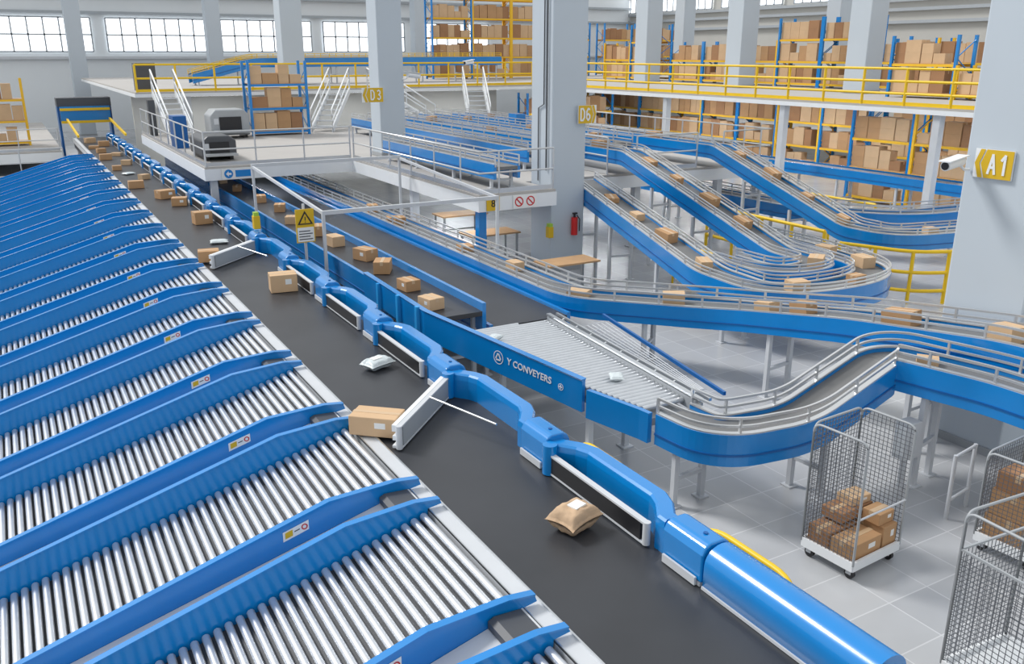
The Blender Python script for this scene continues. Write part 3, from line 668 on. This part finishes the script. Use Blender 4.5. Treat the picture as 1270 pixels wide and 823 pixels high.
# ------------------------------------------------------------------ stairs
def stair(a,b,w,label='white steel stair with handrails up to the mezzanine'):
    a=Vector(a);b=Vector(b);e=empty('stair',label,'stairs',a,'steel stairs')
    d=(b-a);dh=Vector((d.x,d.y,0));r=Vector((dh.y,-dh.x,0)).normalized()*w/2
    for s in(-1,1):
        m=M();m.beam(a+r*s+Vector((0,0,.12)),b+r*s,.06,.24,WHITE);m.part('stringer',e)
        m=M();u=Vector((0,0,.95));m.tube([a+r*s,a+r*s+u,b+r*s+u,b+r*s],.035,WHITE,6);m.tube([a+r*s+u*.5,b+r*s+u*.5],.028,WHITE,6);m.tube([a.lerp(b,.5)+r*s,a.lerp(b,.5)+r*s+u],.028,WHITE,6);m.part('handrail',e)
    n=8
    for k in range(1,n):
        p=a.lerp(b,k/n);m=M();q=dh.normalized()*.15;m.add([p-r-q,p+r-q,p+r+q,p-r+q,p-r-q+Vector((0,0,.04)),p+r-q+Vector((0,0,.04)),p+r+q+Vector((0,0,.04)),p-r+q+Vector((0,0,.04))],[(0,1,2,3),(7,6,5,4),(0,4,5,1),(1,5,6,2),(2,6,7,3),(3,7,4,0)],LGREY);m.part('step',e)
stair((6.0,36.6,2.2),(6.0,39.85,3.8),.9)
stair((11.75,37.0,2.2),(13.5,39.6,3.8),.9);stair((16.9,37.2,2.2),(15.1,39.6,3.8),.9)
stair((19.3,37.0,2.2),(20.3,39.6,3.8),1.0)
# ------------------------------------------------------------------ machines
def scanner(x,y,z,w,d,h,label,mt):
    e=empty('screening_machine',label,'machine',(x,y,z),'screening machines')
    m=M();m.prism([(x-w/2,y-d/2,z+.12),(x+w/2,y-d/2,z+.12),(x+w/2,y-d/2,z+h*.8),(x+w/2-.2,y-d/2,z+h),(x-w/2+.2,y-d/2,z+h),(x-w/2,y-d/2,z+h*.8)],(0,d,0),mt);m.part('cabinet',e,bevel=.05)
    m=M();m.box(x-w*.28,x+w*.28,y-d/2-.03,y-d/2,z+h*.3,z+h*.75,BLACK);m.part('tunnel_opening',e,label='black opening with curtain')
    m=M();m.box(x-w*.45,x+w*.45,y-d/2-.4,y-d/2,z+h*.22,z+h*.3,GREY);m.part('feed_table',e)
    for s in(-1,1):
        m=M();m.box(x+s*(w/2-.15)-.05,x+s*(w/2-.15)+.05,y-d/2+.1,y+d/2-.1,z,z+.12,BLACK);m.part('foot',e)
    m=M();m.box(x-w*.42,x-w*.3,y-d/2-.02,y-d/2,z+h*.5,z+h*.7,LGREY);m.part('control_panel',e)
scanner(7.75,36.6,2.2,1.5,1.2,1.1,'charcoal grey screening machine on the platform',GREY)
scanner(5.75,29.6,2.2,1.05,2.0,.75,'low black screening machine on the platform',CHAR)
e=empty('feeding_tower','low blue and yellow feeding hood over the belt end','machine',(3.7,50,0))
for a in (2.4,4.75):
    m=M();m.box(a,a+.1,49.5,50.5,0,2.9,BLUED);m.part('tower_leg',e)
m=M();m.box(2.4,4.85,49.4,50.6,2.9,3.3,CHAR);m.part('housing',e,label='dark grey housing')
m=M();m.box(2.5,4.75,49.2,49.4,2.2,2.9,BLUE);m.box(2.5,4.75,49.15,49.4,2.7,2.82,YEL);m.box(2.5,4.75,49.15,49.4,2.1,2.22,YEL);m.part('apron',e,label='blue apron with yellow strips')
for x_ in(2.75,4.66):
    m=M();m.beam((x_,43,1.95),(x_,49,2.3),.08,.1,YEL);m.part('hand_guard',e,label='yellow side guard')
m=M();m.box(5.2,6.0,41.5,42.5,3.85,5.0,CHAR);m.thing('control_cabinet','dark grey control cabinet on the mezzanine','cabinet',(5.6,42,3.85))
m=M();m.box(5.15,5.4,38.6,39.0,2.2,3.6,CHAR);m.thing('scanner_post','dark grey barcode scanner post','post',(5.2,38,2.2),'scanner posts')
m=M();m.box(5.15,5.6,33,33.8,2.2,3.3,BLUED);m.thing('scanner_post','dark blue barcode scanner post','post',(5.3,33.4,2.2),'scanner posts')
# ------------------------------------------------------------------ racks
stuff=M()
CS=[(.54,.42,.38),(.46,.4,.34),(.62,.45,.40),(.42,.38,.36)]
def rack(x,y,z,rz,W,levels,lh,up,bm,indiv,D=.95,label=None,top=0):
    e=empty('storage_rack',label or 'tall %s storage rack with %s beams full of cartons'%('blue' if up is BLUE else 'orange','orange' if bm is ORANGE else 'blue'),'shelf',(x,y,z),'storage racks',rz)
    Ht=levels*lh+.15
    for s in(-1,1):
        m=M();X=s*W/2
        for b in(-1,1): m.box(X-.05,X+.05,b*D/2-.05,b*D/2+.05,0,Ht,up)
        zz=.2;f=1
        while zz+.6<Ht:
            m.beam((X,-f*D/2,zz),(X,f*D/2,zz+.6),.03,.03,up);zz+=.6;f=-f
        m.part('upright_frame',e,local=True)
    Rm=Matrix.Rotation(rz,3,'Z')
    for l in range(levels):
        zl=.18+l*lh;m=M()
        for b in(-1,1): m.box(-W/2+.05,W/2-.05,b*D/2-.03,b*D/2+.03,zl-.09,zl,bm)
        m.part('beam',e,local=True)
        m=M();m.box(-W/2+.05,W/2-.05,-D/2,D/2,zl,zl+.02,WOOD);m.part('shelf_board',e,local=True,label='wooden shelf board')
        px=-W/2+.07
        while px<W/2-.45:
            s=random.choice(CS);col=random.choice([BOXM,BOXL,BOXD,BOXL]);nst=2 if lh-.12>2*s[2] and random.random()<.9 else 1
            if px+s[0]>W/2-.05: s=CS[3]
            if px+s[0]>W/2-.05: break
            for q in range(nst):
                v=Rm@Vector((px+s[0]/2,-D/2+.26,zl+.021+q*(s[2]+.002)))
                if indiv: carton((x+v.x,y+v.y,z+v.z),s,rz,col,group='cartons on the storage racks',label='brown cardboard carton on a rack shelf')
                else: stuff.cbox((x+v.x,y+v.y,z+v.z+s[2]/2),s,col,rz)
            px+=s[0]+random.uniform(.01,.04)
rack(9.85,36.9,2.2,0,2.3,3,.92,BLUE,BLUE,True,label='blue storage rack on the platform full of cartons')
F=R(-90)
for i,yy in enumerate((21.9,24.6,27.3,30,32.7,35.4,38.1,40.8,43.5,46.2)):
    rack(33,yy,0,F,2.6,3,1.08,BLUE if i%3 else ORANGE,ORANGE,24<yy<30)
for i,yy in enumerate((22.6,25.3,28.6,31.3,34.0,36.7,39.4,43.2,45.9)): rack(34,yy,3.85,F,2.6,3 if i in(2,3,7) else 2,1.0,BLUE if i%4 else ORANGE,ORANGE,yy<27)
rack(28.6,19.2,0,F,2.6,3,1.08,ORANGE,ORANGE,True);rack(28.6,21.9,0,F,2.6,3,1.08,BLUE,ORANGE,True)
rack(29.5,16.4,0,F,2.6,3,1.08,ORANGE,ORANGE,False)
rack(29.3,18.4,3.85,F,2.6,1,1.0,ORANGE,ORANGE,True);rack(29.3,21.1,3.85,F,2.6,2,1.0,BLUE,ORANGE,True);rack(31.0,15.5,3.85,F,2.6,2,1.0,ORANGE,ORANGE,False)
for xx in (25.0,27.8,30.6): rack(xx,52,3.85,0,2.7,5,1.15,ORANGE if xx>26 else BLUE,ORANGE,False)
for xx in (25.6,28.4): rack(xx,41.5,0,0,2.7,3,1.08,BLUE,ORANGE,False)
for xx in (36,40,44): rack(xx,55,3.85,0,2.7,3,1.15,BLUE,ORANGE,False)
for xx in (-8.4,-5.7,-3.0,-.3): rack(xx,50,1.1,0,2.6,3,1.0,ORANGE,ORANGE,False)
st=stuff.thing('distant_cartons','many brown cartons stacked on the far storage racks','boxes',(33,40,0),kind='stuff')
m=M();m.box(16.95,17.35,29.5,30.1,2.2,3.2,BLUE);m.thing('control_cabinet','blue control cabinet on the raised platform','cabinet',(17.1,29.8,2.2))
m=M();m.box(5.2,24,44,44.2,0,3.6,WALLB);m.thing('partition_wall','beige partition wall below the mezzanine','wall',(12,44,0))
# ------------------------------------------------------------------ fill lights added to brighten the space under the decks, dressed as tube lamps
def fill_lamp(x,y,z,along='Y',L=6,en=90):
    dx_,dy_=((.12,L) if along=='Y' else (L,.12))
    e=empty('added_fill_lamp','added long white tube lamp fixed below the deck','fill_lamp',(x,y,z),'added fill lamps')
    m=M();m.box(x-dx_/2-.04,x+dx_/2+.04,y-dy_/2-.04,y+dy_/2+.04,z-.05,z,WHITE);m.part('fill_housing',e)
    m=M();m.box(x-dx_/2,x+dx_/2,y-dy_/2,y+dy_/2,z-.08,z-.051,FILLTUBE);m.part('fill_tube',e,label='glowing white tube of the added fill light')
    l=bpy.data.lights.new('fill_light','AREA');l.shape='RECTANGLE';l.size=dx_;l.size_y=dy_;l.energy=en;l.color=(.93,.97,1)
    o=bpy.data.objects.new('fill_light',l);C.objects.link(o);o.location=(x,y,z-.1)
for y in (12,20,28,36): 
    fill_lamp(30.6,y,3.645,en=120)
for y in (14,22,30,38): fill_lamp(26,y,3.645,en=120)
for x in (8,15,21): fill_lamp(x,42,3.645,'X',4,80)
for x,y in ((7.3,30),(10.6,22),(12.8,26),(17.2,24),(15,31)): fill_lamp(x,y,1.79,'Y',3,45)
# ------------------------------------------------------------------ lights
w=bpy.data.worlds.new('world');bpy.context.scene.world=w;w.use_nodes=True
bg=w.node_tree.nodes['Background'];bg.inputs[0].default_value=(.94,.975,1,1);bg.inputs[1].default_value=.86
s=bpy.data.lights.new('sun','SUN');s.energy=2.6;s.angle=R(14);s.color=(1,.985,.96)
so=bpy.data.objects.new('sun_light',s);C.objects.link(so);so.rotation_euler=(R(-35),R(-30),0);so.location=(0,0,20)
# ------------------------------------------------------------------ camera
cam=bpy.data.cameras.new('camera');cam.sensor_width=36;cam.lens=1083/1270*36;cam.clip_end=300
co=bpy.data.objects.new('camera',cam);C.objects.link(co);co.location=(0,0,5.4);co.rotation_euler=(R(90-17.7),0,R(-29.6))
bpy.context.scene.camera=co
bpy.context.scene.view_settings.view_transform='Standard'
